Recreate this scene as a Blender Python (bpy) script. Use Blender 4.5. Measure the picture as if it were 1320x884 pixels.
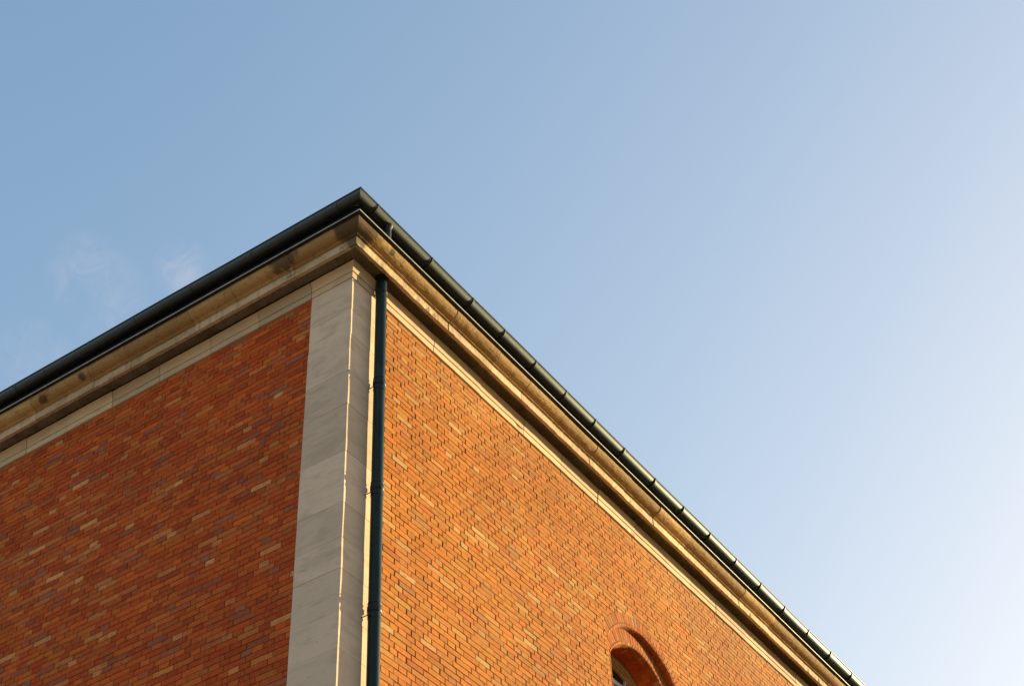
import bpy, math, random
import numpy as np
from mathutils import Vector, Matrix

# ------------------------------------------------------------------ clear
for o in list(bpy.data.objects):
    bpy.data.objects.remove(o, do_unlink=True)
scene = bpy.context.scene
COL = scene.collection
R = math.radians
rng = random.Random(7)

Z0 = 16.336                       # ground is z = 0; profile heights below are measured from the pilaster top
SC = 0.78                         # the building is drawn in brick modules of 80 mm and set to its real size by this factor
# ------------------------------------------------------------------ camera
cam_data = bpy.data.cameras.new('camera')
cam = bpy.data.objects.new('camera', cam_data)
COL.objects.link(cam)
cam_data.sensor_fit = 'HORIZONTAL'
cam_data.sensor_width = 36.0
cam_data.lens = 54.31
cam_data.clip_start = 0.1
cam_data.clip_end = 5000.0
yaw, pit, rol = 5.55902803e-01, 7.54647494e-01, -5.78425780e-02
fwd = Vector((math.cos(pit)*math.cos(yaw), math.cos(pit)*math.sin(yaw), math.sin(pit)))
rgt = Vector((math.sin(yaw), -math.cos(yaw), 0.0))
up = rgt.cross(fwd)
r2 = math.cos(rol)*rgt + math.sin(rol)*up
u2 = -math.sin(rol)*rgt + math.cos(rol)*up
cam.matrix_world = Matrix((
    (r2.x, u2.x, -fwd.x, -10.7094*SC),
    (r2.y, u2.y, -fwd.y, -9.0172*SC),
    (r2.z, u2.z, -fwd.z, (Z0 - 14.2860)*SC),
    (0, 0, 0, 1)))
scene.camera = cam

# ------------------------------------------------------------------ sky and sun
SUN_EL = R(7.7)
SUN_AZ = R(-22.7)                 # from +X, counter-clockwise
sun_dir = Vector((math.cos(SUN_EL)*math.cos(SUN_AZ), math.cos(SUN_EL)*math.sin(SUN_AZ), math.sin(SUN_EL)))

world = bpy.data.worlds.new('World')
scene.world = world
world.use_nodes = True
wn, wl = world.node_tree.nodes, world.node_tree.links
wn.clear()
w_out = wn.new('ShaderNodeOutputWorld')
w_bg = wn.new('ShaderNodeBackground')
w_bg.inputs['Strength'].default_value = 0.15
sky = wn.new('ShaderNodeTexSky')
sky.sky_type = 'NISHITA'
sky.sun_disc = False
sky.sun_elevation = SUN_EL
sky.sun_rotation = math.pi/2 - SUN_AZ
sky.altitude = 0
sky.air_density = 1.0
sky.dust_density = 5.0
sky.ozone_density = 2.0
wl.new(w_bg.outputs[0], w_out.inputs[0])
hs = wn.new('ShaderNodeHueSaturation')
hs.inputs['Saturation'].default_value = 1.08
hs.inputs['Value'].default_value = 1.0
wl.new(sky.outputs[0], hs.inputs['Color'])


def wmath(op, a, b=None, c=None):
    n = wn.new('ShaderNodeMath'); n.operation = op
    for i, v in enumerate((a, b, c)):
        if v is None: continue
        if isinstance(v, (int, float)): n.inputs[i].default_value = v
        else: wl.new(v, n.inputs[i])
    return n.outputs[0]


def wvec(op, a, b):
    n = wn.new('ShaderNodeVectorMath'); n.operation = op
    for i, v in enumerate((a, b)):
        if isinstance(v, tuple): n.inputs[i].default_value = v
        else: wl.new(v, n.inputs[i])
    return n.outputs[0]


# the glow round the sun rolls off gently, as in hazy evening air
SK, SA = 0.75, 0.50
sk_x = wvec('MULTIPLY', hs.outputs[0], (SK, SK, SK))
sk_d = wvec('ADD', wvec('MULTIPLY', sk_x, (SA, SA, SA)), (1.0, 1.0, 1.0))
sk_y = wvec('MULTIPLY', wvec('DIVIDE', sk_x, sk_d), (2.26, 2.26, 2.26))


# thin wisps of cloud: noise in direction space, fading in round a few places of the sky
w_tc = wn.new('ShaderNodeTexCoord')
w_map = wn.new('ShaderNodeMapping')
w_map.inputs['Rotation'].default_value = (0.3, 0.5, 0.2)
w_map.inputs['Scale'].default_value = (1.0, 1.0, 0.45)
wl.new(w_tc.outputs['Generated'], w_map.inputs['Vector'])
w_noise = wn.new('ShaderNodeTexNoise')
w_noise.inputs['Scale'].default_value = 46.0
w_noise.inputs['Detail'].default_value = 7.0
w_noise.inputs['Roughness'].default_value = 0.66
w_noise.inputs['Distortion'].default_value = 0.6
wl.new(w_map.outputs[0], w_noise.inputs['Vector'])
wisps = wmath('SMOOTHSTEP' if False else 'MULTIPLY', w_noise.outputs['Fac'], 1.0)
w_mr = wn.new('ShaderNodeMapRange')
w_mr.interpolation_type = 'SMOOTHSTEP'
w_mr.inputs['From Min'].default_value = 0.36
w_mr.inputs['From Max'].default_value = 0.80
wl.new(wisps, w_mr.inputs['Value'])
CLOUD_SPOTS = [  # direction, angular radius (deg), strength
    ((-0.0, 0.0, 1.0), 1.0, 0.0),
]
cloud_sum = None


def cloud_spot(d, rad_deg, strength):
    global cloud_sum
    vm = wn.new('ShaderNodeVectorMath'); vm.operation = 'DOT_PRODUCT'
    nrm = wn.new('ShaderNodeVectorMath'); nrm.operation = 'NORMALIZE'
    wl.new(w_tc.outputs['Generated'], nrm.inputs[0])
    wl.new(nrm.outputs[0], vm.inputs[0])
    vm.inputs[1].default_value = d
    mr = wn.new('ShaderNodeMapRange'); mr.interpolation_type = 'SMOOTHSTEP'
    mr.inputs['From Min'].default_value = math.cos(R(rad_deg))
    mr.inputs['From Max'].default_value = 1.0
    mr.inputs['To Max'].default_value = strength
    wl.new(vm.outputs['Value'], mr.inputs['Value'])
    cloud_sum = mr.outputs[0] if cloud_sum is None else wmath('ADD', cloud_sum, mr.outputs[0])


for d, rad, st in [
        ((0.4223, 0.5719, 0.7032), 1.7, 0.34),
        ((0.4615, 0.5285, 0.7126), 1.2, 0.62),
        ((0.4417, 0.5694, 0.6933), 1.9, 0.28),
        ((0.4290, 0.6165, 0.6603), 1.7, 0.32)]:
    cloud_spot(Vector(d).normalized(), rad, st)
cloud_fac = wmath('MULTIPLY', cloud_sum, w_mr.outputs[0])
cloud_fac = wmath('MINIMUM', cloud_fac, 0.55)
w_mix = wn.new('ShaderNodeMix'); w_mix.data_type = 'RGBA'
wl.new(cloud_fac, w_mix.inputs['Factor'])
wl.new(sk_y, w_mix.inputs['A'])
w_mix.inputs['B'].default_value = (1.25, 1.35, 1.6, 1)
wl.new(w_mix.outputs['Result'], w_bg.inputs['Color'])

sun_data = bpy.data.lights.new('sun', 'SUN')
sun_data.energy = 4.4
sun_data.color = (1.0, 0.88, 0.48)
sun_data.angle = R(0.5)
sun = bpy.data.objects.new('sun', sun_data)
sun.rotation_euler = sun_dir.to_track_quat('Z', 'Y').to_euler()
sun.location = (30, -20, 40)
COL.objects.link(sun)

vs = scene.view_settings
vs.view_transform = 'Standard'
vs.look = 'None'
vs.exposure = 1.56
vs.gamma = 1.0
vs.use_curve_mapping = False


# ------------------------------------------------------------------ helpers
class MB:
    """collects faces, each with a colour; build() links them as ONE mesh object"""
    def __init__(self):
        self.v, self.f, self.c = [], [], []
        self.smooth = []

    def add(self, verts, faces, col=(1, 1, 1), smooth=False):
        n = len(self.v)
        self.v.extend(verts)
        for fc in faces:
            self.f.append(tuple(i+n for i in fc))
            self.c.append(col)
            self.smooth.append(smooth)

    def box(self, a, b, col=(1, 1, 1)):
        (x0, y0, z0), (x1, y1, z1) = a, b
        vv = [(x0, y0, z0), (x1, y0, z0), (x1, y1, z0), (x0, y1, z0), (x0, y0, z1), (x1, y0, z1), (x1, y1, z1), (x0, y1, z1)]
        self.add(vv, [(0, 3, 2, 1), (4, 5, 6, 7), (0, 1, 5, 4), (1, 2, 6, 5), (2, 3, 7, 6), (3, 0, 4, 7)], col)

    def tube(self, pts, radii, n=24, col=(1, 1, 1), cap=True, smooth=True):
        """round tube along a list of points"""
        pts = [Vector(p) for p in pts]
        if isinstance(radii, (int, float)): radii = [radii]*len(pts)
        rings = []
        ref = Vector((0.13, 0.97, 0.2))
        for i, p in enumerate(pts):
            t = (pts[min(i+1, len(pts)-1)] - pts[max(i-1, 0)]).normalized()
            a = t.cross(ref)
            if a.length < 1e-3: a = t.cross(Vector((1, 0, 0)))
            a.normalize(); b = t.cross(a)
            rings.append([tuple(p + radii[i]*(math.cos(2*math.pi*k/n)*a + math.sin(2*math.pi*k/n)*b)) for k in range(n)])
        vv = [q for r in rings for q in r]
        ff = []
        for i in range(len(pts)-1):
            for k in range(n):
                k2 = (k+1) % n
                ff.append((i*n+k, i*n+k2, (i+1)*n+k2, (i+1)*n+k))
        self.add(vv, ff, col, smooth)
        if cap:
            m = len(pts)-1
            self.add(rings[0], [tuple(range(n))[::-1]], col)
            self.add(rings[m], [tuple(range(n))], col)

    def build(self, name, mat, parent=None, recalc=True):
        me = bpy.data.meshes.new(name)
        me.from_pydata(self.v, [], self.f)
        at = me.attributes.new('tint', 'FLOAT_COLOR', 'FACE')
        arr = np.ones((len(self.f), 4), np.float32)
        arr[:, :3] = np.array(self.c, np.float32)
        at.data.foreach_set('color', arr.ravel())
        me.polygons.foreach_set('use_smooth', np.array(self.smooth, dtype=bool))
        me.materials.append(mat)
        me.validate()
        me.update()
        if recalc:
            import bmesh
            bm = bmesh.new(); bm.from_mesh(me)
            bmesh.ops.recalc_face_normals(bm, faces=bm.faces)
            bm.to_mesh(me); bm.free()
        o = bpy.data.objects.new(name, me)
        COL.objects.link(o)
        if parent is not None: o.parent = parent
        return o


class NT:
    def __init__(self, name):
        self.m = bpy.data.materials.new(name); self.m.use_nodes = True
        self.n, self.l = self.m.node_tree.nodes, self.m.node_tree.links
        self.n.clear()
        self.out = self.n.new('ShaderNodeOutputMaterial')
        self.b = self.n.new('ShaderNodeBsdfPrincipled')
        self.l.new(self.b.outputs[0], self.out.inputs[0])
        self.tc = self.n.new('ShaderNodeTexCoord')

    def set(self, s, v):
        if hasattr(v, 'is_linked') or hasattr(v, 'links'): self.l.new(v, s)
        else: s.default_value = v

    def math(self, op, a, b=0.0, clamp=False):
        n = self.n.new('ShaderNodeMath'); n.operation = op; n.use_clamp = clamp
        self.set(n.inputs[0], a); self.set(n.inputs[1], b)
        return n.outputs[0]

    def noise(self, scale, detail=4, rough=0.55, vscale=(1, 1, 1), rot=(0, 0, 0), loc=(0, 0, 0), dist=0.0):
        mp = self.n.new('ShaderNodeMapping')
        mp.inputs['Scale'].default_value = vscale; mp.inputs['Rotation'].default_value = rot; mp.inputs['Location'].default_value = loc
        self.l.new(self.tc.outputs['Object'], mp.inputs['Vector'])
        n = self.n.new('ShaderNodeTexNoise')
        n.inputs['Scale'].default_value = scale; n.inputs['Detail'].default_value = detail
        n.inputs['Roughness'].default_value = rough; n.inputs['Distortion'].default_value = dist
        self.l.new(mp.outputs[0], n.inputs['Vector'])
        return n.outputs['Fac']

    def ramp(self, v, lo, hi, a=0.0, b=1.0):
        n = self.n.new('ShaderNodeMapRange'); n.interpolation_type = 'SMOOTHSTEP'
        n.inputs['From Min'].default_value = lo; n.inputs['From Max'].default_value = hi
        n.inputs['To Min'].default_value = a; n.inputs['To Max'].default_value = b
        self.l.new(v, n.inputs['Value'])
        return n.outputs[0]

    def mix(self, f, a, b, mode='MIX'):
        n = self.n.new('ShaderNodeMix'); n.data_type = 'RGBA'; n.blend_type = mode
        self.set(n.inputs['Factor'], f)
        for s, v in (('A', a), ('B', b)):
            self.set(n.inputs[s], v if not isinstance(v, tuple) else (*v[:3], 1))
        return n.outputs['Result']

    def attr(self, name='tint'):
        n = self.n.new('ShaderNodeAttribute'); n.attribute_name = name
        return n.outputs['Color']

    def bump(self, h, strength=0.3, dist=0.01):
        n = self.n.new('ShaderNodeBump')
        n.inputs['Strength'].default_value = strength; n.inputs['Distance'].default_value = dist
        self.l.new(h, n.inputs['Height'])
        self.l.new(n.outputs[0], self.b.inputs['Normal'])

    def sphere_mask(self, centre, rad, soft, wob=None, amp=1.0):
        """1 inside a ball of object space with a ragged rim"""
        n = self.n.new('ShaderNodeVectorMath'); n.operation = 'DISTANCE'
        self.l.new(self.tc.outputs['Object'], n.inputs[0]); n.inputs[1].default_value = centre
        d = n.outputs['Value']
        if wob is not None: d = self.math('ADD', d, self.math('MULTIPLY', self.math('SUBTRACT', wob, 0.5), rad*amp))
        return self.ramp(d, rad, rad-soft)


def finish(m, col, rough=0.85, spec=0.3, metal=0.0):
    m.set(m.b.inputs['Base Color'], col if not isinstance(col, tuple) else (*col, 1))
    m.b.inputs['Roughness'].default_value = rough
    m.b.inputs['Specular IOR Level'].default_value = spec
    m.b.inputs['Metallic'].default_value = metal
    return m.m


# ------------------------------------------------------------------ materials
def mat_brick():
    m = NT('brick')
    big = m.noise(0.55, 3, 0.5)
    fine = m.noise(55, 5, 0.65)
    spot = m.noise(16, 3, 0.6)
    grain = m.noise(9, 6, 0.7, (1, 1, 2.2), (0, 0, 0), (4, 2, 9))
    c = m.attr()
    c = m.mix(m.ramp(big, 0.38, 0.66, 0.0, 0.5), c, (0.70, 0.62, 0.60), 'MULTIPLY')
    c = m.mix(m.ramp(spot, 0.48, 0.75, 0.0, 0.40), c, (0.48, 0.20, 0.045))
    c = m.mix(m.ramp(grain, 0.48, 0.70, 0.0, 0.50), c, (0.24, 0.055, 0.015))
    c = m.mix(m.ramp(fine, 0.52, 0.72, 0.0, 0.50), c, (0.09, 0.03, 0.012))
    m.bump(m.math('ADD', m.math('MULTIPLY', fine, 0.6), m.math('MULTIPLY', spot, 0.8)), 0.5, 0.008)
    return finish(m, c, 0.9, 0.2)


def mat_mortar():
    m = NT('mortar')
    f = m.noise(60, 5, 0.65)
    g = m.noise(3, 4, 0.6)
    c = m.mix(m.ramp(f, 0.3, 0.7), (0.27, 0.100, 0.036), (0.36, 0.145, 0.055))
    c = m.mix(m.ramp(g, 0.45, 0.7, 0, 0.5), c, (0.16, 0.07, 0.035))
    m.bump(f, 0.6, 0.006)
    return finish(m, c, 0.95, 0.1)


def mat_plain_brick():
    """far or unseen parts of the walls, brick pattern in the shader"""
    m = NT('plain_brick')
    b = m.n.new('ShaderNodeTexBrick')
    mp = m.n.new('ShaderNodeMapping'); mp.inputs['Rotation'].default_value = (R(90), 0, 0)
    m.l.new(m.tc.outputs['Object'], mp.inputs['Vector']); m.l.new(mp.outputs[0], b.inputs['Vector'])
    b.inputs['Color1'].default_value = (0.40, 0.13, 0.045, 1); b.inputs['Color2'].default_value = (0.30, 0.09, 0.04, 1)
    b.inputs['Mortar'].default_value = (0.2, 0.11, 0.07, 1)
    b.inputs['Scale'].default_value = 1.0; b.inputs['Brick Width'].default_value = 0.236; b.inputs['Row Height'].default_value = 0.08
    b.inputs['Mortar Size'].default_value = 0.006
    return finish(m, b.outputs['Color'], 0.9, 0.2)


def mat_stone_pilaster():
    m = NT('pale_stone')
    vein = m.noise(1.5, 5, 0.6, (1, 1, 4.0), (0.30, 0.30, 0), dist=0.9)
    vein2 = m.noise(4.0, 6, 0.6, (1, 1, 9.0), (0.3, 0.2, 0), (5, 2, 1), 0.4)
    cloud = m.noise(1.7, 4, 0.6)
    fine = m.noise(70, 4, 0.6)
    pit = m.noise(26, 3, 0.7, (1, 1, 1.6))
    c = m.attr()
    c = m.mix(m.ramp(vein, 0.45, 0.68, 0.0, 0.40), c, (0.40, 0.265, 0.165))
    c = m.mix(m.ramp(vein2, 0.56, 0.74, 0.0, 0.38), c, (0.27, 0.18, 0.115))
    c = m.mix(m.ramp(vein2, 0.34, 0.24, 0.0, 0.5), c, (0.60, 0.54, 0.47))
    c = m.mix(m.ramp(cloud, 0.45, 0.7, 0.0, 0.35), c, (0.48, 0.35, 0.24))
    c = m.mix(m.ramp(pit, 0.67, 0.73, 0.0, 0.75), c, (0.10, 0.085, 0.07))
    m.bump(m.math('ADD', m.math('MULTIPLY', fine, 0.35), m.math('MULTIPLY', vein2, 0.8)), 0.3, 0.008)
    return finish(m, c, 0.85, 0.25)


def mat_stone_cornice():
    m = NT('weathered_sandstone')
    cloud = m.noise(2.6, 5, 0.65, (1, 1, 1.6))
    blot = m.noise(6.5, 5, 0.7)
    fine = m.noise(60, 5, 0.65)
    pit = m.noise(22, 4, 0.7)
    c = m.attr()
    c = m.mix(m.ramp(cloud, 0.42, 0.66, 0.0, 0.5), c, (0.34, 0.19, 0.075))
    c = m.mix(m.ramp(blot, 0.58, 0.72, 0.0, 0.55), c, (0.17, 0.09, 0.04))
    c = m.mix(m.ramp(blot, 0.40, 0.30, 0.0, 0.4), c, (0.62, 0.44, 0.25))
    c = m.mix(m.ramp(pit, 0.66, 0.74, 0.0, 0.8), c, (0.07, 0.045, 0.03))
    streak = m.noise(13, 4, 0.65, (1, 1, 0.16), (0, 0, 0), (2, 8, 3))
    c = m.mix(m.ramp(streak, 0.50, 0.72, 0.0, 0.45), c, (0.20, 0.115, 0.055))
    # soot crust round the outer corner, and a few black blots further along
    wob = m.noise(8.0, 6, 0.7, (1, 1, 1), (0, 0, 0), (3, 1, 7))
    for ctr, rad in (((-0.42, -0.42, Z0+0.60), 0.47), ((-0.45, 0.86, Z0+0.57), 0.29), ((-0.40, 4.53, Z0+0.50), 0.085),
                     ((-0.40, 5.30, Z0+0.50), 0.10), ((0.30, -0.42, Z0+0.52), 0.06)):
        k = m.sphere_mask(ctr, rad, rad*(0.22 if rad > 0.4 else 0.5), wob, 0.75 if rad > 0.4 else 1.8)
        c = m.mix(m.math('MULTIPLY', k, 0.80), c, (0.066, 0.043, 0.026))
    m.bump(m.math('ADD', m.math('MULTIPLY', fine, 0.5), m.math('ADD', m.math('MULTIPLY', pit, 0.8), m.math('MULTIPLY', blot, 0.15))), 0.5, 0.009)
    return finish(m, c, 0.9, 0.2)


def mat_copper(name, a, b, rough, metal=0.35, spec=0.5):
    m = NT(name)
    f = m.noise(7, 5, 0.6, (1, 1, 0.35))
    g = m.noise(40, 4, 0.6)
    c = m.mix(m.ramp(f, 0.35, 0.7), a, b)
    c = m.mix(m.ramp(g, 0.58, 0.75, 0, 0.35), c, tuple(min(1, x*2.0+0.02) for x in b))
    m.bump(f, 0.12, 0.01)
    return finish(m, c, rough, spec, metal)


def mat_simple(name, col, rough=0.6, spec=0.4, metal=0.0, var=0.15, scale=12):
    m = NT(name)
    f = m.noise(scale, 4, 0.6)
    c = m.mix(m.ramp(f, 0.35, 0.7), col, tuple(x*(1-2*var) for x in col))
    m.bump(f, 0.1, 0.005)
    return finish(m, c, rough, spec, metal)


M_BRICK = mat_brick()
M_MORTAR = mat_mortar()
M_PLAIN = mat_plain_brick()
M_PIL = mat_stone_pilaster()
M_COR = mat_stone_cornice()
M_GUT = mat_copper('aged_copper_gutter', (0.014, 0.0125, 0.009), (0.024, 0.021, 0.015), 0.45, 0.0, 0.8)
M_PIPE = mat_copper('green_copper_pipe', (0.005, 0.013, 0.010), (0.014, 0.025, 0.018), 0.42, 0.0, 0.22)
M_PIPE_D = mat_copper('dark_copper_collar', (0.006, 0.008, 0.008), (0.012, 0.014, 0.013), 0.5, 0.0, 0.3)
M_ZINC = mat_simple('zinc_edge', (0.50, 0.47, 0.43), 0.45, 0.5, 0.2)
M_DARK = mat_simple('dark_fascia_boards', (0.03, 0.026, 0.022), 0.7, 0.3)
M_ROOF = mat_simple('roof_slate', (0.10, 0.10, 0.11), 0.7, 0.3)
M_FRAME = mat_simple('ochre_painted_wood', (0.46, 0.28, 0.12), 0.6, 0.4)
M_BAR = mat_simple('pale_grey_bar', (0.62, 0.60, 0.60), 0.55, 0.4)
M_GROUND = mat_simple('paving', (0.50, 0.38, 0.27), 0.9, 0.2, 0, 0.2, 0.8)


def mat_glass():
    m = NT('dark_glass')
    f = m.noise(2.0, 2, 0.5)
    m.bump(f, 0.04, 0.02)
    return finish(m, (0.012, 0.010, 0.010), 0.06, 0.5)


M_GLASS = mat_glass()

# ------------------------------------------------------------------ ground
g = MB()
g.add([(-2500, -2500, 0), (2500, -2500, 0), (2500, 2500, 0), (-2500, 2500, 0)], [(0, 1, 2, 3)])
ground = g.build('ground', M_GROUND)
ground['kind'] = 'structure'
lw = MB()  # unseen dark ground sheet, added to cut bounce light on the right side
lw.add([(-5.0, -1500, 0.004), (1500, -1500, 0.004), (1500, -2.2, 0.004), (-5.0, -2.2, 0.004)], [(0, 1, 2, 3)])
dark_bounce_sheet = lw.build('dark_bounce_sheet', mat_simple('dark_bounce_sheet', (0.055, 0.070, 0.020), 0.95, 0.1, 0, 0.2, 3))
dark_bounce_sheet['kind'] = 'structure'

# ------------------------------------------------------------------ the building
LX, LY = 27.0, 15.0               # lengths of the right-hand and the left-hand wall
PW = 0.67                         # width of the stone pilaster on either side of the corner
REC = 0.012                       # brick face lies this far behind the pilaster face
root = bpy.data.objects.new('brick_building', None)
root.empty_display_size = 1.0
COL.objects.link(root)
root.scale = (SC, SC, SC)
root['label'] = 'orange brick building corner with pale stone quoin, sandstone cornice and dark copper gutter'
root['category'] = 'building'


def side_pt(side, s, d, z):
    """s along the wall from the corner, d depth into the wall (negative = proud), z from the pilaster top"""
    return (d, s, Z0+z) if side == 'L' else (s, d, Z0+z)


# ---- brick walls: every brick a small bevelled block of its own colour
AX, AZ = 6.960, -2.950            # centre of the window arch on the right-hand wall
R_A1, R_A0, R_T0, R_B0, R_C0 = 1.39, 1.232, 1.178, 0.985, 0.940
A0 = R(32.5)                      # the arch is a segment: it springs this far above its centre line
SPR = AZ+1.30*math.sin(A0)
JW = 1.037                        # half the width of the brick opening below the springing
SILL = -6.2
ORANGE = [(0.54, 0.135, 0.020), (0.50, 0.112, 0.018), (0.56, 0.160, 0.028), (0.47, 0.098, 0.018), (0.52, 0.145, 0.030)]
PINK = [(0.48, 0.155, 0.042), (0.44, 0.135, 0.042)]
DEEP = [(0.40, 0.068, 0.015), (0.34, 0.062, 0.018), (0.42, 0.082, 0.014)]
BUFF = [(0.54, 0.255, 0.085), (0.55, 0.29, 0.11), (0.52, 0.23, 0.07)]
PALE = [(0.60, 0.38, 0.17)]
GREY = [(0.28, 0.12, 0.085), (0.26, 0.10, 0.07), (0.24, 0.14, 0.11), (0.32, 0.125, 0.08)]


def brick_colour(side, s, z):
    patch = (math.sin(s*0.9+z*1.3)+math.sin(s*0.37-z*0.8+1.0)+math.sin(s*1.9+z*0.5+2.0))/3.0
    buff_patch = math.sin(s*1.1-z*0.9+0.5)*math.sin(s*0.4+z*0.7+1.2)
    r = rng.random()
    if side == 'L':  # shaded wall: brick mix skewed to deep red to suit its light
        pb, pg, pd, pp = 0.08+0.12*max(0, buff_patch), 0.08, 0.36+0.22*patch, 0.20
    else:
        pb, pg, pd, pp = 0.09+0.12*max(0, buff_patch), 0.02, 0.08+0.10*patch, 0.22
    if r < pb: base = rng.choice(BUFF) if rng.random() < 0.75 else PALE[0]
    elif r < pb+pg: base = rng.choice(GREY)
    elif r < pb+pg+pd: base = rng.choice(DEEP)
    elif r < pb+pg+pd+pp: base = rng.choice(PINK)
    else: base = rng.choice(ORANGE)
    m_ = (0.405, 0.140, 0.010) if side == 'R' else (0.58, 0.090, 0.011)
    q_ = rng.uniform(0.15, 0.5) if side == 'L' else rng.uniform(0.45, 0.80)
    if side == 'L': base = (base[0]*1.20, base[1]*0.86, base[2]*0.66)  # same bricks tinted redder here to offset the bluish shade
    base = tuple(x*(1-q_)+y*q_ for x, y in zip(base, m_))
    if side == 'R' and z < 0.06:        # pale bloom of salts on the top courses
        e_ = max(0.0, 1.0+(z+0.25*math.sin(s*0.8))/0.9)*rng.uniform(0.1, 0.75)
        base = tuple(x*(1-e_)+y*e_ for x, y in zip(base, (0.45, 0.195, 0.060)))
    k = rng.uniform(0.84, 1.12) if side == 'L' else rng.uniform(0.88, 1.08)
    return tuple(min(0.78, b*k*rng.uniform(0.96, 1.04)) for b in base)


def brick(mb, side, s0, s1, z0, z1, col, face=REC):
    j = lambda a: rng.uniform(-a, a)
    off = j(0.0026)
    ts, tz = j(0.0020), j(0.0014)          # tilt of the face
    ch = 0.0035
    ss, zz = [s0+j(.0015), s1+j(.0015)], [z0+j(.0012), z1+j(.0012)]
    if s1-s0 < 0.03: ch = 0.002
    def P(s, z, d):
        u = 2*(s-s0)/(s1-s0)-1; w = 2*(z-z0)/(z1-z0)-1
        return side_pt(side, s, face+off+d+ts*u+tz*w, z)
    inner = [(ss[0]+ch+abs(j(.001)), zz[0]+ch), (ss[1]-ch-abs(j(.001)), zz[0]+ch), (ss[1]-ch, zz[1]-ch), (ss[0]+ch, zz[1]-ch)]
    outer = [(ss[0], zz[0]), (ss[1], zz[0]), (ss[1], zz[1]), (ss[0], zz[1])]
    v = [P(a, b, 0) for a, b in inner]+[P(a, b, ch*0.8) for a, b in outer]+[P(a, b, 0.016) for a, b in outer]
    f = [(0, 1, 2, 3)]
    for k in range(4):
        k2 = (k+1) % 4
        f.append((4+k, 4+k2, k2, k)); f.append((8+k, 8+k2, 4+k2, 4+k))
    if side == 'L': f = [q[::-1] for q in f]
    mb.add(v, f, col)


def brick_wall(side, length, zmin):
    mb = MB()
    pitch, joint = 0.080, 0.0095
    S, H = 0.3095, 0.1495             # stretcher and header courses alternate
    n = int((0.06-zmin)/pitch)
    for i in range(n):
        z1 = 0.052-i*pitch; z0 = z1-(pitch-0.0075)
        head = i % 2 == 1
        s = PW+0.006-(0.08 if head else (0.0 if i % 4 == 0 else 0.0))-rng.uniform(0.0, 0.012)
        grid = s
        while s < length:
            w = H if head else S
            if head and rng.random() < 0.16: w = S
            elif not head and rng.random() < 0.13: w = H
            wj = w+rng.uniform(-0.009, 0.009)
            a, b = max(s, PW+0.004), min(s+wj, length)
            grid += w+joint
            s = grid+rng.uniform(-0.003, 0.003)
            b = min(b, s-0.007)
            if b-a < 0.02: continue
            segs = [(a, b)]
            if side == 'R' and z1 > SILL:
                dz = z0-AZ
                if dz < 1.30:
                    hw = math.sqrt(1.30**2-dz*dz) if z0 > SPR-0.03 else JW
                    segs = []
                    if a < AX-hw: segs.append((a, min(b, AX-hw)))
                    if b > AX+hw: segs.append((max(a, AX+hw), b))
            for (p, q) in segs:
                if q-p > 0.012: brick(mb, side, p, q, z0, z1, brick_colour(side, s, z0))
    return mb


ZB = -8.5                         # individual bricks down to here, plain brick below (far under the picture)
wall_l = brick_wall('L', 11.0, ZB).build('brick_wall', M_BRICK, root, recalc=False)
wall_l['label'] = 'brick wall on the left, coloured redder for its shade, turned away from the sun'
wall_r = brick_wall('R', 24.0, ZB).build('brick_wall', M_BRICK, root, recalc=False)
wall_r['label'] = 'bright orange brick wall on the right, raked by low sun'


def quad_wall(mb, side, s0, s1, z0, z1, d):
    f = (0, 1, 2, 3) if side == 'R' else (3, 2, 1, 0)
    mb.add([side_pt(side, s0, d, z0), side_pt(side, s1, d, z0), side_pt(side, s1, d, z1), side_pt(side, s0, d, z1)], [f])


def mortar_sheet(side, length):
    mb = MB()
    d = REC+0.0105
    if side == 'L':
        quad_wall(mb, 'L', PW-0.05, length, ZB, 0.10, d)
    else:
        xr = 1.31*math.cos(A0)
        quad_wall(mb, 'R', PW-0.05, AX-xr, ZB, 0.10, d)
        quad_wall(mb, 'R', AX+xr, length, ZB, 0.10, d)
        quad_wall(mb, 'R', AX-xr, AX+xr, ZB, SILL, d)
        quad_wall(mb, 'R', AX-xr, AX-JW-0.008, SILL, SPR, d)
        quad_wall(mb, 'R', AX+JW+0.008, AX+xr, SILL, SPR, d)
        N = 48
        for i in range(N):
            a0, a1 = A0+(math.pi-2*A0)*i/N, A0+(math.pi-2*A0)*(i+1)/N
            p0, p1 = (AX+1.31*math.cos(a0), AZ+1.31*math.sin(a0)), (AX+1.31*math.cos(a1), AZ+1.31*math.sin(a1))
            mb.add([side_pt('R', p1[0], d, p1[1]), side_pt('R', p0[0], d, p0[1]), side_pt('R', p0[0], d, 0.10), side_pt('R', p1[0], d, 0.10)], [(0, 1, 2, 3)])
    return mb


for o, sd, ln in ((wall_l, 'L', 11.0), (wall_r, 'R', 24.0)):
    mortar_sheet(sd, ln).build('mortar', M_MORTAR, o)
pl = MB()
quad_wall(pl, 'L', PW-0.05, LY, -Z0, ZB, REC+0.004)
quad_wall(pl, 'L', 11.0, LY, ZB, 0.10, REC+0.004)
quad_wall(pl, 'R', PW-0.05, LX, -Z0, ZB, REC+0.004)
quad_wall(pl, 'R', 24.0, LX, ZB, 0.10, REC+0.004)
# the two rear walls close the volume
pl.add([(LX, 0.02, 0), (LX, LY, 0), (LX, LY, Z0+0.7), (LX, 0.02, Z0+0.7)], [(0, 1, 2, 3)])
pl.add([(0.02, LY, 0), (LX, LY, 0), (LX, LY, Z0+0.7), (0.02, LY, Z0+0.7)], [(0, 1, 2, 3)])
pl.build('lower_wall', M_PLAIN, root)

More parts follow.
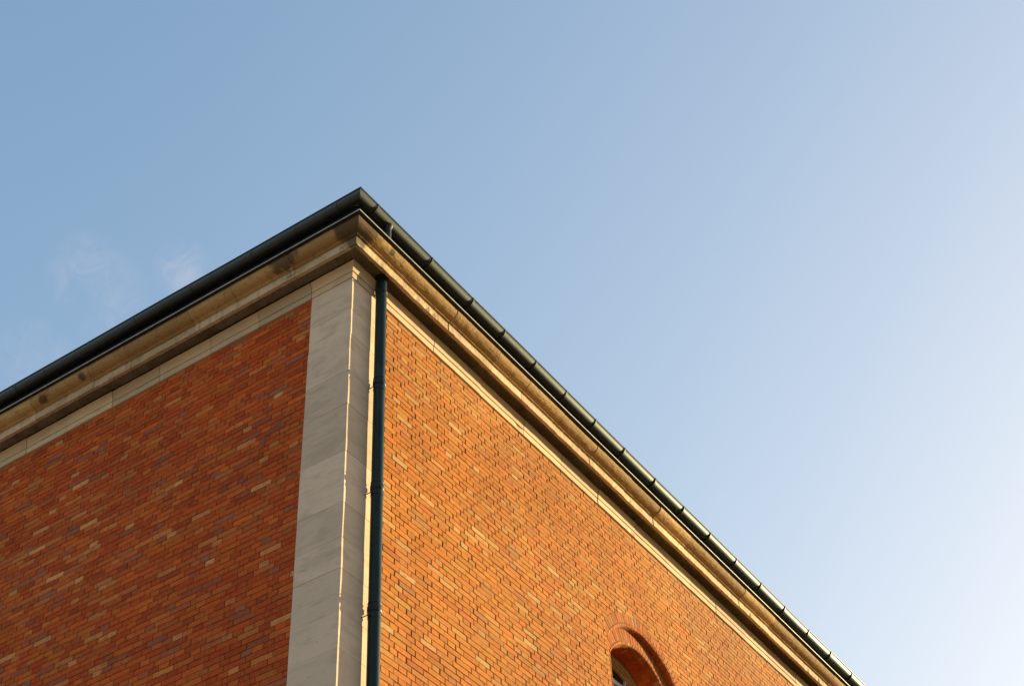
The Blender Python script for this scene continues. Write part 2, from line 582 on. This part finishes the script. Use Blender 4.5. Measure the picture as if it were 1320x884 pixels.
# ---- stone pilaster of stacked blocks at the corner
mb = MB()
joints = [0.058, -0.49, -0.93, -1.54, -2.08, -2.80, -3.55, -4.04, -4.45, -5.00, -5.46]
z = -5.46
while z > -Z0+0.6:
    z -= rng.uniform(0.45, 0.62); joints.append(max(z, -Z0))
joints.append(-Z0)


def rough_block(mb, x0, y0, x1, y1, z0, z1, col, amp=0.0025, nz=5):
    """block with a slightly wandering outer arris; seen faces are x = x0 and y = y0"""
    e = 0.003
    rows = []
    ph = rng.uniform(0, 6)
    zs = [z0+0.001, z0+0.001+e]+[z0+(z1-z0)*t/nz for t in range(1, nz)]+[z1-0.001-e, z1-0.001]
    for i, zz in enumerate(zs):
        ins = e*0.8 if i in (0, len(zs)-1) else 0.0
        wx = amp*math.sin(zz*7+ph)*0.5+rng.uniform(-1, 1)*amp*0.25
        wy = amp*math.cos(zz*5+ph)*0.5+rng.uniform(-1, 1)*amp*0.25
        c = 0.005+rng.uniform(0, 0.003)
        rows.append([(x0+ins*0.5+wx*0.2, y1, Z0+zz), (x0+ins+wx*0.3, y1*0.5, Z0+zz), (x0+ins+wx, y0+ins+c+wy, Z0+zz), (x0+ins+c+wx, y0+ins+wy, Z0+zz),
                     (x1*0.5, y0+ins+wy*0.3, Z0+zz), (x1, y0+ins*0.5+wy*0.2, Z0+zz)])
    vv = [p for r in rows for p in r]
    ff = []
    for i in range(len(rows)-1):
        for k in range(5):
            ff.append((i*6+k, i*6+k+1, (i+1)*6+k+1, (i+1)*6+k))
    n = len(vv)
    vv += [(x1, y1, rows[0][0][2]), (x1, y1, rows[-1][0][2])]
    ff.append((0, 1, 2, 3, 4, 5, n))
    b = (len(rows)-1)*6
    ff.append((b+5, b+4, b+3, b+2, b+1, b, n+1))
    mb.add(vv, ff, col)


for a, b in zip(joints[:-1], joints[1:]):
    if a-b < 0.03: continue
    k = rng.uniform(0.86, 1.08)
    o1, o2 = rng.uniform(-0.002, 0.002), rng.uniform(-0.002, 0.002)
    rough_block(mb, o1, o2, PW+rng.uniform(-0.004, 0.002), PW+rng.uniform(-0.004, 0.002), b, a, (0.72*k, 0.50*k, 0.345*k))
# core behind the joints
mb.box((0.012, 0.012, 0.0), (PW-0.02, PW-0.02, Z0+0.058), (0.25, 0.21, 0.17))
pilaster = mb.build('corner_pilaster', M_PIL, root)


# ---- cornice and architrave: profiles swept along both sides in separate stones
def sweep_course(mb, profile, side, cuts, length, tint, jit=0.002, step=0.09, chip=0.0, sharp=(), crust=None):
    """profile: list of (projection, height) from bottom round to top; cuts: positions of the joints"""
    edges = [None]+sorted(cuts)
    while edges[-1] < length-0.5: edges.append(edges[-1]+rng.uniform(0.82, 1.15))
    edges[-1] = length
    for i in range(len(edges)-1):
        a = edges[i]; b = edges[i+1]
        k = rng.uniform(0.80, 1.14)
        col = tuple(t*k*rng.uniform(0.97, 1.03) for t in tint)
        off, lift = rng.uniform(-0.005, 0.005), rng.uniform(-0.003, 0.003)
        if a is None: off = lift = 0.0
        start = a if a is not None else -profile_max(profile)
        n = max(2, int((b-start)/step))
        rows = []
        for t in range(n+1):
            u = t/n
            row = []
            for q, (p, h) in enumerate(profile):
                s0 = (a+0.004) if a is not None else -p         # mitre at the corner
                s = s0+(b-0.004-s0)*u
                jp = jh = 0.0
                if 0 < t < n:
                    jp, jh = rng.uniform(-jit, jit), rng.uniform(-jit, jit)
                    if q in sharp and rng.random() < chip:
                        c = rng.uniform(0.006, 0.022); jp -= c; jh += c*0.8
                row.append(side_pt(side, s, -(p+off+jp), h+lift+jh))
            rows.append(row)
        m = len(profile)
        vv = [x for r in rows for x in r]
        ff, fc = [], []
        for t in range(n):
            for q in range(m-1):
                (fc if crust and q >= crust[0] else ff).append((t*m+q, t*m+q+1, (t+1)*m+q+1, (t+1)*m+q))
        n0 = len(mb.v)
        mb.add(vv, ff, col)
        if fc:
            k2 = rng.uniform(0.8, 1.25)
            for q4 in fc:
                mb.f.append(tuple(i_+n0 for i_ in q4)); mb.c.append(tuple(x*k*k2 for x in crust[1])); mb.smooth.append(False)
        if a is not None: mb.add(rows[0], [tuple(range(m))], col)
        mb.add(rows[-1], [tuple(range(m))[::-1]], col)


def profile_max(p): return max(q[0] for q in p)


ARCHI = [(-0.10, 0.058), (0.015, 0.058), (0.018, 0.062), (0.018, 0.146), (0.016, 0.152), (0.010, 0.154), (0.010, 0.160), (0.026, 0.162),
         (0.028, 0.18), (0.032, 0.21), (0.040, 0.25), (0.052, 0.285), (0.060, 0.298), (0.062, 0.312), (-0.10, 0.314)]
CORO = [(-0.10, 0.560), (0.010, 0.560), (0.08, 0.556), (0.14, 0.530), (0.185, 0.460), (0.212, 0.370), (0.222, 0.306), (0.270, 0.305),
        (0.273, 0.309), (0.272, 0.420), (0.274, 0.431), (0.262, 0.434), (0.262, 0.440), (0.300, 0.452), (0.303, 0.456), (0.302, 0.468), (0.311, 0.471)]
for k in range(0, 11):            # ovolo
    a = math.pi/2*k/10
    CORO.append((0.314+0.124*math.sin(a), 0.474+0.112*(1-math.cos(a))))
CORO += [(0.438, 0.606), (-0.10, 0.612)]
arch = MB()
sweep_course(arch, ARCHI, 'L', [0.66, 1.56, 2.41, 3.35, 4.24, 5.13, 5.95], LY, (0.61, 0.43, 0.265), 0.0012, 0.12, 0.02, (2, 3))
sweep_course(arch, ARCHI, 'R', [0.66, 1.75, 2.85, 3.95, 4.95, 6.0, 7.1, 8.1], LX, (0.61, 0.43, 0.265), 0.0012, 0.12, 0.02, (2, 3))
arch.build('architrave', M_PIL, root)
corn = MB()
sweep_course(corn, CORO, 'L', [0.75, 1.74, 2.50, 3.69, 4.39, 5.54], LY, (0.60, 0.42, 0.26), 0.0022, 0.07, 0.05, (7, 8), (12, (0.41, 0.235, 0.095)))
sweep_course(corn, CORO, 'R', [0.73, 1.75, 2.79, 3.54, 4.46, 5.39, 6.4, 7.3, 8.3, 9.2, 10.2, 11.3, 12.69], LX, (0.60, 0.42, 0.26), 0.0022, 0.07, 0.05, (7, 8), (12, (0.41, 0.235, 0.095)))
cornice = corn.build('cornice', M_COR, root)


# ---- flashing with its bright zinc edge, and the dark fascia under the eaves
def sweep_plain(mb, profile, side, length, s_step=2.0, closed=False, smooth=False, sag=0.0):
    n = max(1, int(length/s_step))
    m = len(profile)
    vv = []
    for t in range(n+1):
        for p, h in profile:
            q_s = -p+(length+p)*t/n
            vv.append(side_pt(side, q_s, -p+sag*0.6*math.sin(q_s*1.1+0.4)*min(1, max(0, q_s)), h+sag*(math.sin(q_s*0.9)+0.6*math.sin(q_s*2.3+1))*min(1, max(0, q_s))))
    ff = []
    for t in range(n):
        for q in range(m if closed else m-1):
            q2 = (q+1) % m
            ff.append((t*m+q, t*m+q2, (t+1)*m+q2, (t+1)*m+q))
    mb.add(vv, ff, (1, 1, 1), smooth)


fl = MB()
for sd, ln in (('L', LY), ('R', LX)):
    sweep_plain(fl, [(0.20, 0.640), (0.483, 0.618), (0.483, 0.600), (0.430, 0.604)], sd, ln)
flash = fl.build('flashing', M_DARK, root)
ze = MB()
for sd, ln in (('L', LY), ('R', LX)):
    sweep_plain(ze, [(0.484, 0.604), (0.492, 0.602), (0.495, 0.606), (0.494, 0.616), (0.486, 0.620)], sd, ln, closed=True)
ze.build('drip_edge', M_ZINC, flash)
fa = MB()
for sd, ln in (('L', LY), ('R', LX)):
    sweep_plain(fa, [(0.235, 0.636), (0.235, 1.10), (0.33, 1.13)], sd, ln)
fa.build('fascia', M_DARK, root)

# ---- half-round gutter with a beaded rim, straps and an outlet
GP, GZ, GR = 0.400, 1.012, 0.100
gut = MB()
prof = []
for k in range(0, 25):
    a = math.pi*k/24
    prof.append((GP+GR*math.cos(a), GZ-GR*math.sin(a)))
inner = [(GP+(GR-0.004)*math.cos(math.pi*k/24), GZ-(GR-0.004)*math.sin(math.pi*k/24)) for k in range(24, -1, -1)]
bead = [(GP+GR+0.003+0.010*math.cos(a), GZ+0.004+0.010*math.sin(a)) for a in [2*math.pi*k/12 for k in range(12)]]
for sd, ln in (('L', LY), ('R', LX)):
    sweep_plain(gut, prof+inner, sd, ln, 0.3, closed=True, smooth=True, sag=0.004)
    sweep_plain(gut, bead, sd, ln, 0.3, closed=True, smooth=True, sag=0.004)
gutter = gut.build('gutter', M_GUT, root)


def strap(side, s, w, t):
    mb = MB()
    N = 24
    vv = []
    for ds in (-w/2, w/2):
        for rr in (GR+0.0005, GR+t):
            for k in range(N+1):
                a = -0.10+(math.pi+0.10)*k/N
                vv.append(side_pt(side, s+ds, -(GP+rr*math.cos(a)), GZ-rr*math.sin(a)))
    M = N+1
    ff = []
    for k in range(N):
        ff += [(M+k, M+k+1, 3*M+k+1, 3*M+k), (k, k+1, M+k+1, M+k), (2*M+k, 3*M+k, 3*M+k+1, 2*M+k+1)]
    ff += [(0, M, 3*M, 2*M), (N, 2*M+N, 3*M+N, M+N)]
    mb.add(vv, ff)
    return mb


for s in [-0.12, 1.08, 2.05, 2.84, 3.65, 4.47, 5.30, 6.16, 7.12, 8.05, 8.95, 9.88, 10.80, 11.72, 12.68, 13.62, 14.55, 15.5, 16.4, 17.4, 18.3]:
    strap('R', s, 0.028, 0.013).build('gutter_strap', M_GUT, gutter)
for s in [-0.08, 1.39, 2.48, 3.53, 4.39, 5.30, 5.89, 6.8]:
    strap('L', s, 0.022, 0.006).build('gutter_strap', M_GUT, gutter)
for s in (0.62, 2.11, 3.0, 4.9):
    strap('L', s, 0.012, 0.0022).build('gutter_seam', M_GUT, gutter)
ot = MB()
ox = 0.19
ot.tube([(ox, -GP-0.01, Z0+GZ-0.075), (ox, -GP-0.01, Z0+GZ-0.13), (ox, -GP-0.01, Z0+0.60)], [0.075, 0.052, 0.050], 24)
ot.build('gutter_outlet', M_PIPE_D, gutter)

# ---- drainpipe down the pilaster's right edge
PG, PR = 0.1075, 0.0725
pipe_x = lambda z: 0.470+0.0012*(0.3-z)
zz = [0.345, 0.09, -1.5, -3.15, -4.85, -8.0, -12.0, -15.6]
dp = MB()
dp.tube([(pipe_x(q), -PG, Z0+q) for q in zz], PR, 32)
pipe = dp.build('drainpipe', M_PIPE, root)


def collar(q, h, t):
    mb = MB()
    mb.tube([(pipe_x(q), -PG, Z0+q-h/2), (pipe_x(q), -PG, Z0+q-h/2+0.008), (pipe_x(q), -PG, Z0+q+h/2-0.008), (pipe_x(q), -PG, Z0+q+h/2)],
            [PR+t*0.5, PR+t, PR+t, PR+t*0.5], 32)
    return mb


collar(0.085, 0.035, 0.008).build('pipe_collar', M_PIPE_D, pipe)
for q in (-1.50, -3.13, -4.80, -6.6, -8.4, -10.2, -12.0, -13.8):
    c = collar(q, 0.075, 0.010)
    c.build('pipe_collar', M_PIPE_D, pipe)
    collar(q+0.075, 0.022, 0.006).build('pipe_ring', M_PIPE_D, pipe)
    br = MB()                     # clamp with its two lugs and the spike into the stone
    x = pipe_x(q)
    br.tube([(x-PR-0.004, -PG+0.01, Z0+q-0.10), (x-PR-0.028, -PG+0.02, Z0+q-0.10)], 0.008, 10)
    br.tube([(x-PR-0.018, -PG+0.015, Z0+q-0.10), (x-PR-0.018, 0.03, Z0+q-0.10)], 0.006, 10)
    br.tube([(x, -PG, Z0+q-0.118), (x, -PG, Z0+q-0.082)], PR+0.004, 32)
    br.build('pipe_bracket', M_PIPE_D, pipe)
sl = MB()                         # dark sleeve where the pipe goes up into the soffit
sl.tube([(pipe_x(0.3), -PG, Z0+0.300), (pipe_x(0.3), -PG, Z0+0.352)], [PR+0.02, PR+0.03], 32)
sl.build('pipe_sleeve', M_PIPE_D, pipe)

# ---- roof: low slopes behind the gutter
rf = MB()
e = 0.34
z_e, ridge = Z0+1.06, 3.4
rf.add([(-e, -e, z_e), (LX, -e, z_e), (LX, LY, z_e), (-e, LY, z_e), (7.5, 7.5, z_e+ridge), (LX, 7.5, z_e+ridge)],
       [(0, 1, 5, 4), (0, 4, 3), (4, 5, 2, 3), (1, 2, 5)])
rf.build('roof', M_ROOF, root)

# ---- arched window in the right-hand wall
arch_b = MB()


def ring_brick(mb, a0, a1, r0, r1, y0, y1, col, rnd=0.0):
    """voussoir between two angles; front at y0, back at y1; rnd rounds the inner front arris"""
    ch = 0.003
    off = rng.uniform(-0.002, 0.002)
    y0 += off
    def P(a, r, y): return (AX+r*math.cos(a), y, Z0+AZ+r*math.sin(a))
    if rnd:
        sec = [(r1, y1), (r1, y0+ch), (r1-ch, y0)]
        for k in range(6):
            t = math.pi/2*k/5
            sec.append((r0+rnd-rnd*math.sin(t), y0+rnd-rnd*math.cos(t)))
        sec.append((r0, y1))
    else:
        sec = [(r1, y1), (r1, y0+ch), (r1-ch, y0), (r0+ch, y0), (r0, y0+ch), (r0, y1)]
    vv = [P(a0, r, y) for r, y in sec]+[P(a1, r, y) for r, y in sec]
    m = len(sec)
    ff = [(q, q+1, m+q+1, m+q) for q in range(m-1)]
    ff += [tuple(range(m)), tuple(range(m, 2*m))[::-1]]
    mb.add(vv, ff, col)


def jamb_block(mb, sgn, x_in, x_out, y0, y1, za, zb, col, rnd=0.0):
    """brick of a straight jamb; x_in is the half-width of the opening"""
    o = rng.uniform(-0.002, 0.002)
    sec = [(x_out, y1), (x_out, y0+o)]
    if rnd:
        for k in range(6):
            t = math.pi/2*k/5
            sec.append((x_in+rnd-rnd*math.sin(t), y0+o+rnd-rnd*math.cos(t)))
    else:
        sec += [(x_in+0.003, y0+o), (x_in, y0+o+0.003)]
    sec.append((x_in, y1))
    m = len(sec)
    vv = [(AX+sgn*x, y, Z0+za) for x, y in sec]+[(AX+sgn*x, y, Z0+zb) for x, y in sec]
    ff = [(q, q+1, m+q+1, m+q) for q in range(m-1)]+[tuple(range(m)), tuple(range(m, 2*m))[::-1]]
    mb.add(vv, ff, col)


def arch_colour(i):
    k = rng.uniform(0.76, 1.05)
    return tuple(x*k*f for x, f in zip(brick_colour('R', i*0.7, i*0.31), (0.98, 0.82, 0.88)))


def ring(mb, r0, r1, y0, y1, n, rnd=0.0):
    gap = 0.0055/r1
    span = math.pi-2*A0
    for i in range(n):
        w = rng.uniform(-0.002, 0.002)
        ring_brick(mb, A0+span*i/n+gap+w*0.3, A0+span*(i+1)/n-gap, r0, r1, y0, y1, arch_colour(i), rnd)


def jambs(mb, r0, r1, y0, y1, rnd=0.0):
    c = math.cos(A0)
    for sgn in (-1, 1):
        zq = AZ+r0*math.sin(A0)-0.004
        while zq > SILL+0.05:
            jamb_block(mb, sgn, r0*c, r1*c, y0, y1, zq-0.071, zq, brick_colour('R', zq, r0), rnd); zq -= 0.080


ring(arch_b, R_A0, R_A1, REC-0.003, 0.10, 32)
ring(arch_b, R_T0, R_A0-0.004, REC-0.002, 0.125, 30, 0.032)
ring(arch_b, R_B0, R_T0+0.012, 0.112, 0.26, 28)
jambs(arch_b, R_B0, 1.30, 0.112, 0.26)
ring(arch_b, R_C0, R_B0-0.004, 0.108, 0.22, 27, 0.030)
jambs(arch_b, R_C0, R_B0-0.004, 0.108, 0.22, 0.030)
c_ = math.cos(A0)
for sgn in (-1, 1):               # returns of the wall itself between its face and the recessed order
    zq, i = SPR-0.05, 0
    while zq > SILL+0.05:
        jamb_block(arch_b, sgn, JW-0.004, JW+0.05, REC+0.012, 0.125, zq-0.071, zq, brick_colour('R', zq, 2.0)); zq -= 0.080
# reveal: curved courses running back to the window
NR = 25
for i in range(NR):
    sp = math.pi-2*A0
    a0, a1 = A0+sp*i/NR+0.004, A0+sp*(i+1)/NR-0.004
    splits = [0.222, 0.33, 0.56] if i % 2 else [0.222, 0.445, 0.56]
    for p, q in zip(splits[:-1], splits[1:]):
        rr = R_C0+rng.uniform(-0.0015, 0.0025)
        ring_brick(arch_b, a0, a1, rr, rr+0.06, p+0.004, q-0.004, rng.choice(DEEP+DEEP+ORANGE[:1]))
for sgn in (-1, 1):
    zq, i = AZ+R_C0*math.sin(A0)-0.004, 0
    while zq > SILL+0.05:
        splits = [0.222, 0.33, 0.56] if i % 2 else [0.222, 0.445, 0.56]
        for p, q in zip(splits[:-1], splits[1:]):
            jamb_block(arch_b, sgn, R_C0*c_, (R_C0+0.06)*c_, p+0.004, q-0.004, zq-0.071, zq, rng.choice(DEEP+DEEP+ORANGE[:1]))
        zq -= 0.080; i += 1
window_arch = arch_b.build('window_arch', M_BRICK, root)


def outline(r, y, n=48, bottom=SILL):
    """the window's outline at radius r: jamb, segment, jamb"""
    pts = [(AX+r*math.cos(A0), y, Z0+bottom)]
    pts += [(AX+r*math.cos(A0+(math.pi-2*A0)*k/n), y, Z0+AZ+r*math.sin(A0+(math.pi-2*A0)*k/n)) for k in range(n+1)]
    pts.append((AX-r*math.cos(A0), y, Z0+bottom))
    return pts


# mortar behind the voussoirs and the reveal
mo = MB()
for (ra, rb, ya, yb) in ((R_T0+0.006, R_A1-0.006, REC+0.007, REC+0.007), (R_B0+0.006, R_T0+0.02, 0.119, 0.119), (R_C0+0.006, R_C0+0.006, 0.119, 0.57), (R_T0+0.006, R_T0+0.006, 0.019, 0.125)):
    if ra in (R_T0+0.006,):
        A_, B_ = outline(ra, ya)[1:-1], outline(rb, yb)[1:-1]
    else:
        A_, B_ = outline(ra, ya), outline(rb, yb)
    for i in range(len(A_)-1):
        mo.add([A_[i], B_[i], B_[i+1], A_[i+1]], [(0, 1, 2, 3)])
mo.build('mortar', M_MORTAR, window_arch)
si = MB()
si.box((AX-1.25, -0.06, Z0+SILL-0.14), (AX+1.25, 0.56, Z0+SILL), (0.47, 0.40, 0.32))
si.build('window_sill', M_PIL, root)

win = MB()
FR = 0.954


def frame_band(mb, r0, r1, y0, y1):
    """moulded frame member following the outline"""
    rows = [outline(r0, y1, bottom=SILL+0.01), outline(r0, y0+0.012, bottom=SILL+0.01), outline(r0+0.012, y0, bottom=SILL+0.01),
            outline(r1-0.002, y0, bottom=SILL+0.01), outline(r1, y1, bottom=SILL+0.01)]
    m, n = len(rows), len(rows[0])
    vv = [rows[q][i] for i in range(n) for q in range(m)]
    ff = [(i*m+q, i*m+q+1, (i+1)*m+q+1, (i+1)*m+q) for i in range(n-1) for q in range(m-1)]
    mb.add(vv, ff)


frame_band(win, 0.868, 0.934, 0.452, 0.56)
frame_band(win, 0.822, 0.866, 0.474, 0.56)
frame_band(win, 0.785, 0.820, 0.500, 0.56)
win.box((AX-0.66, 0.502, Z0+SILL+0.005), (AX+0.66, 0.56, Z0+SILL+0.09))
window = win.build('window', M_FRAME, root)
gl = MB()
pts = outline(0.80, 0.548, bottom=SILL+0.02)
gl.add(pts, [tuple(range(len(pts)))])
gl.build('pane', M_GLASS, window)


def bar(p, q, w=0.036, y0=0.512, y1=0.546):
    mb = MB()
    d = Vector((q[0]-p[0], q[1]-p[1])).normalized(); nrm = Vector((-d.y, d.x))*w/2
    cs = [(p[0]+nrm.x, p[1]+nrm.y), (p[0]-nrm.x, p[1]-nrm.y), (q[0]-nrm.x, q[1]-nrm.y), (q[0]+nrm.x, q[1]+nrm.y)]
    vv = [(AX+x, y0, Z0+AZ+z_) for x, z_ in cs]+[(AX+x, y1, Z0+AZ+z_) for x, z_ in cs]
    mb.add(vv, [(0, 1, 2, 3), (7, 6, 5, 4), (0, 4, 5, 1), (1, 5, 6, 2), (2, 6, 7, 3), (3, 7, 4, 0)])
    return mb


TZ = 0.56                         # transom, measured from the arch's centre
for deg in (65, 115):
    a = R(deg)
    r_lo = (TZ+0.036)/math.sin(a)
    bar((r_lo*math.cos(a), r_lo*math.sin(a)), (0.80*math.cos(a), 0.80*math.sin(a))).build('glazing_bar', M_BAR, window)
bar((-0.66, TZ), (0.66, TZ), 0.07).build('glazing_bar', M_BAR, window)
for x in (-0.25, 0.25):
    bar((x, TZ-0.036), (x, SILL-AZ+0.092)).build('glazing_bar', M_BAR, window)
for dz in (-0.2, -0.95, -1.7, -2.45):
    for xa, xb in ((-0.66, -0.27), (-0.23, 0.23), (0.27, 0.66)):
        bar((xa, dz), (xb, dz)).build('glazing_bar', M_BAR, window)
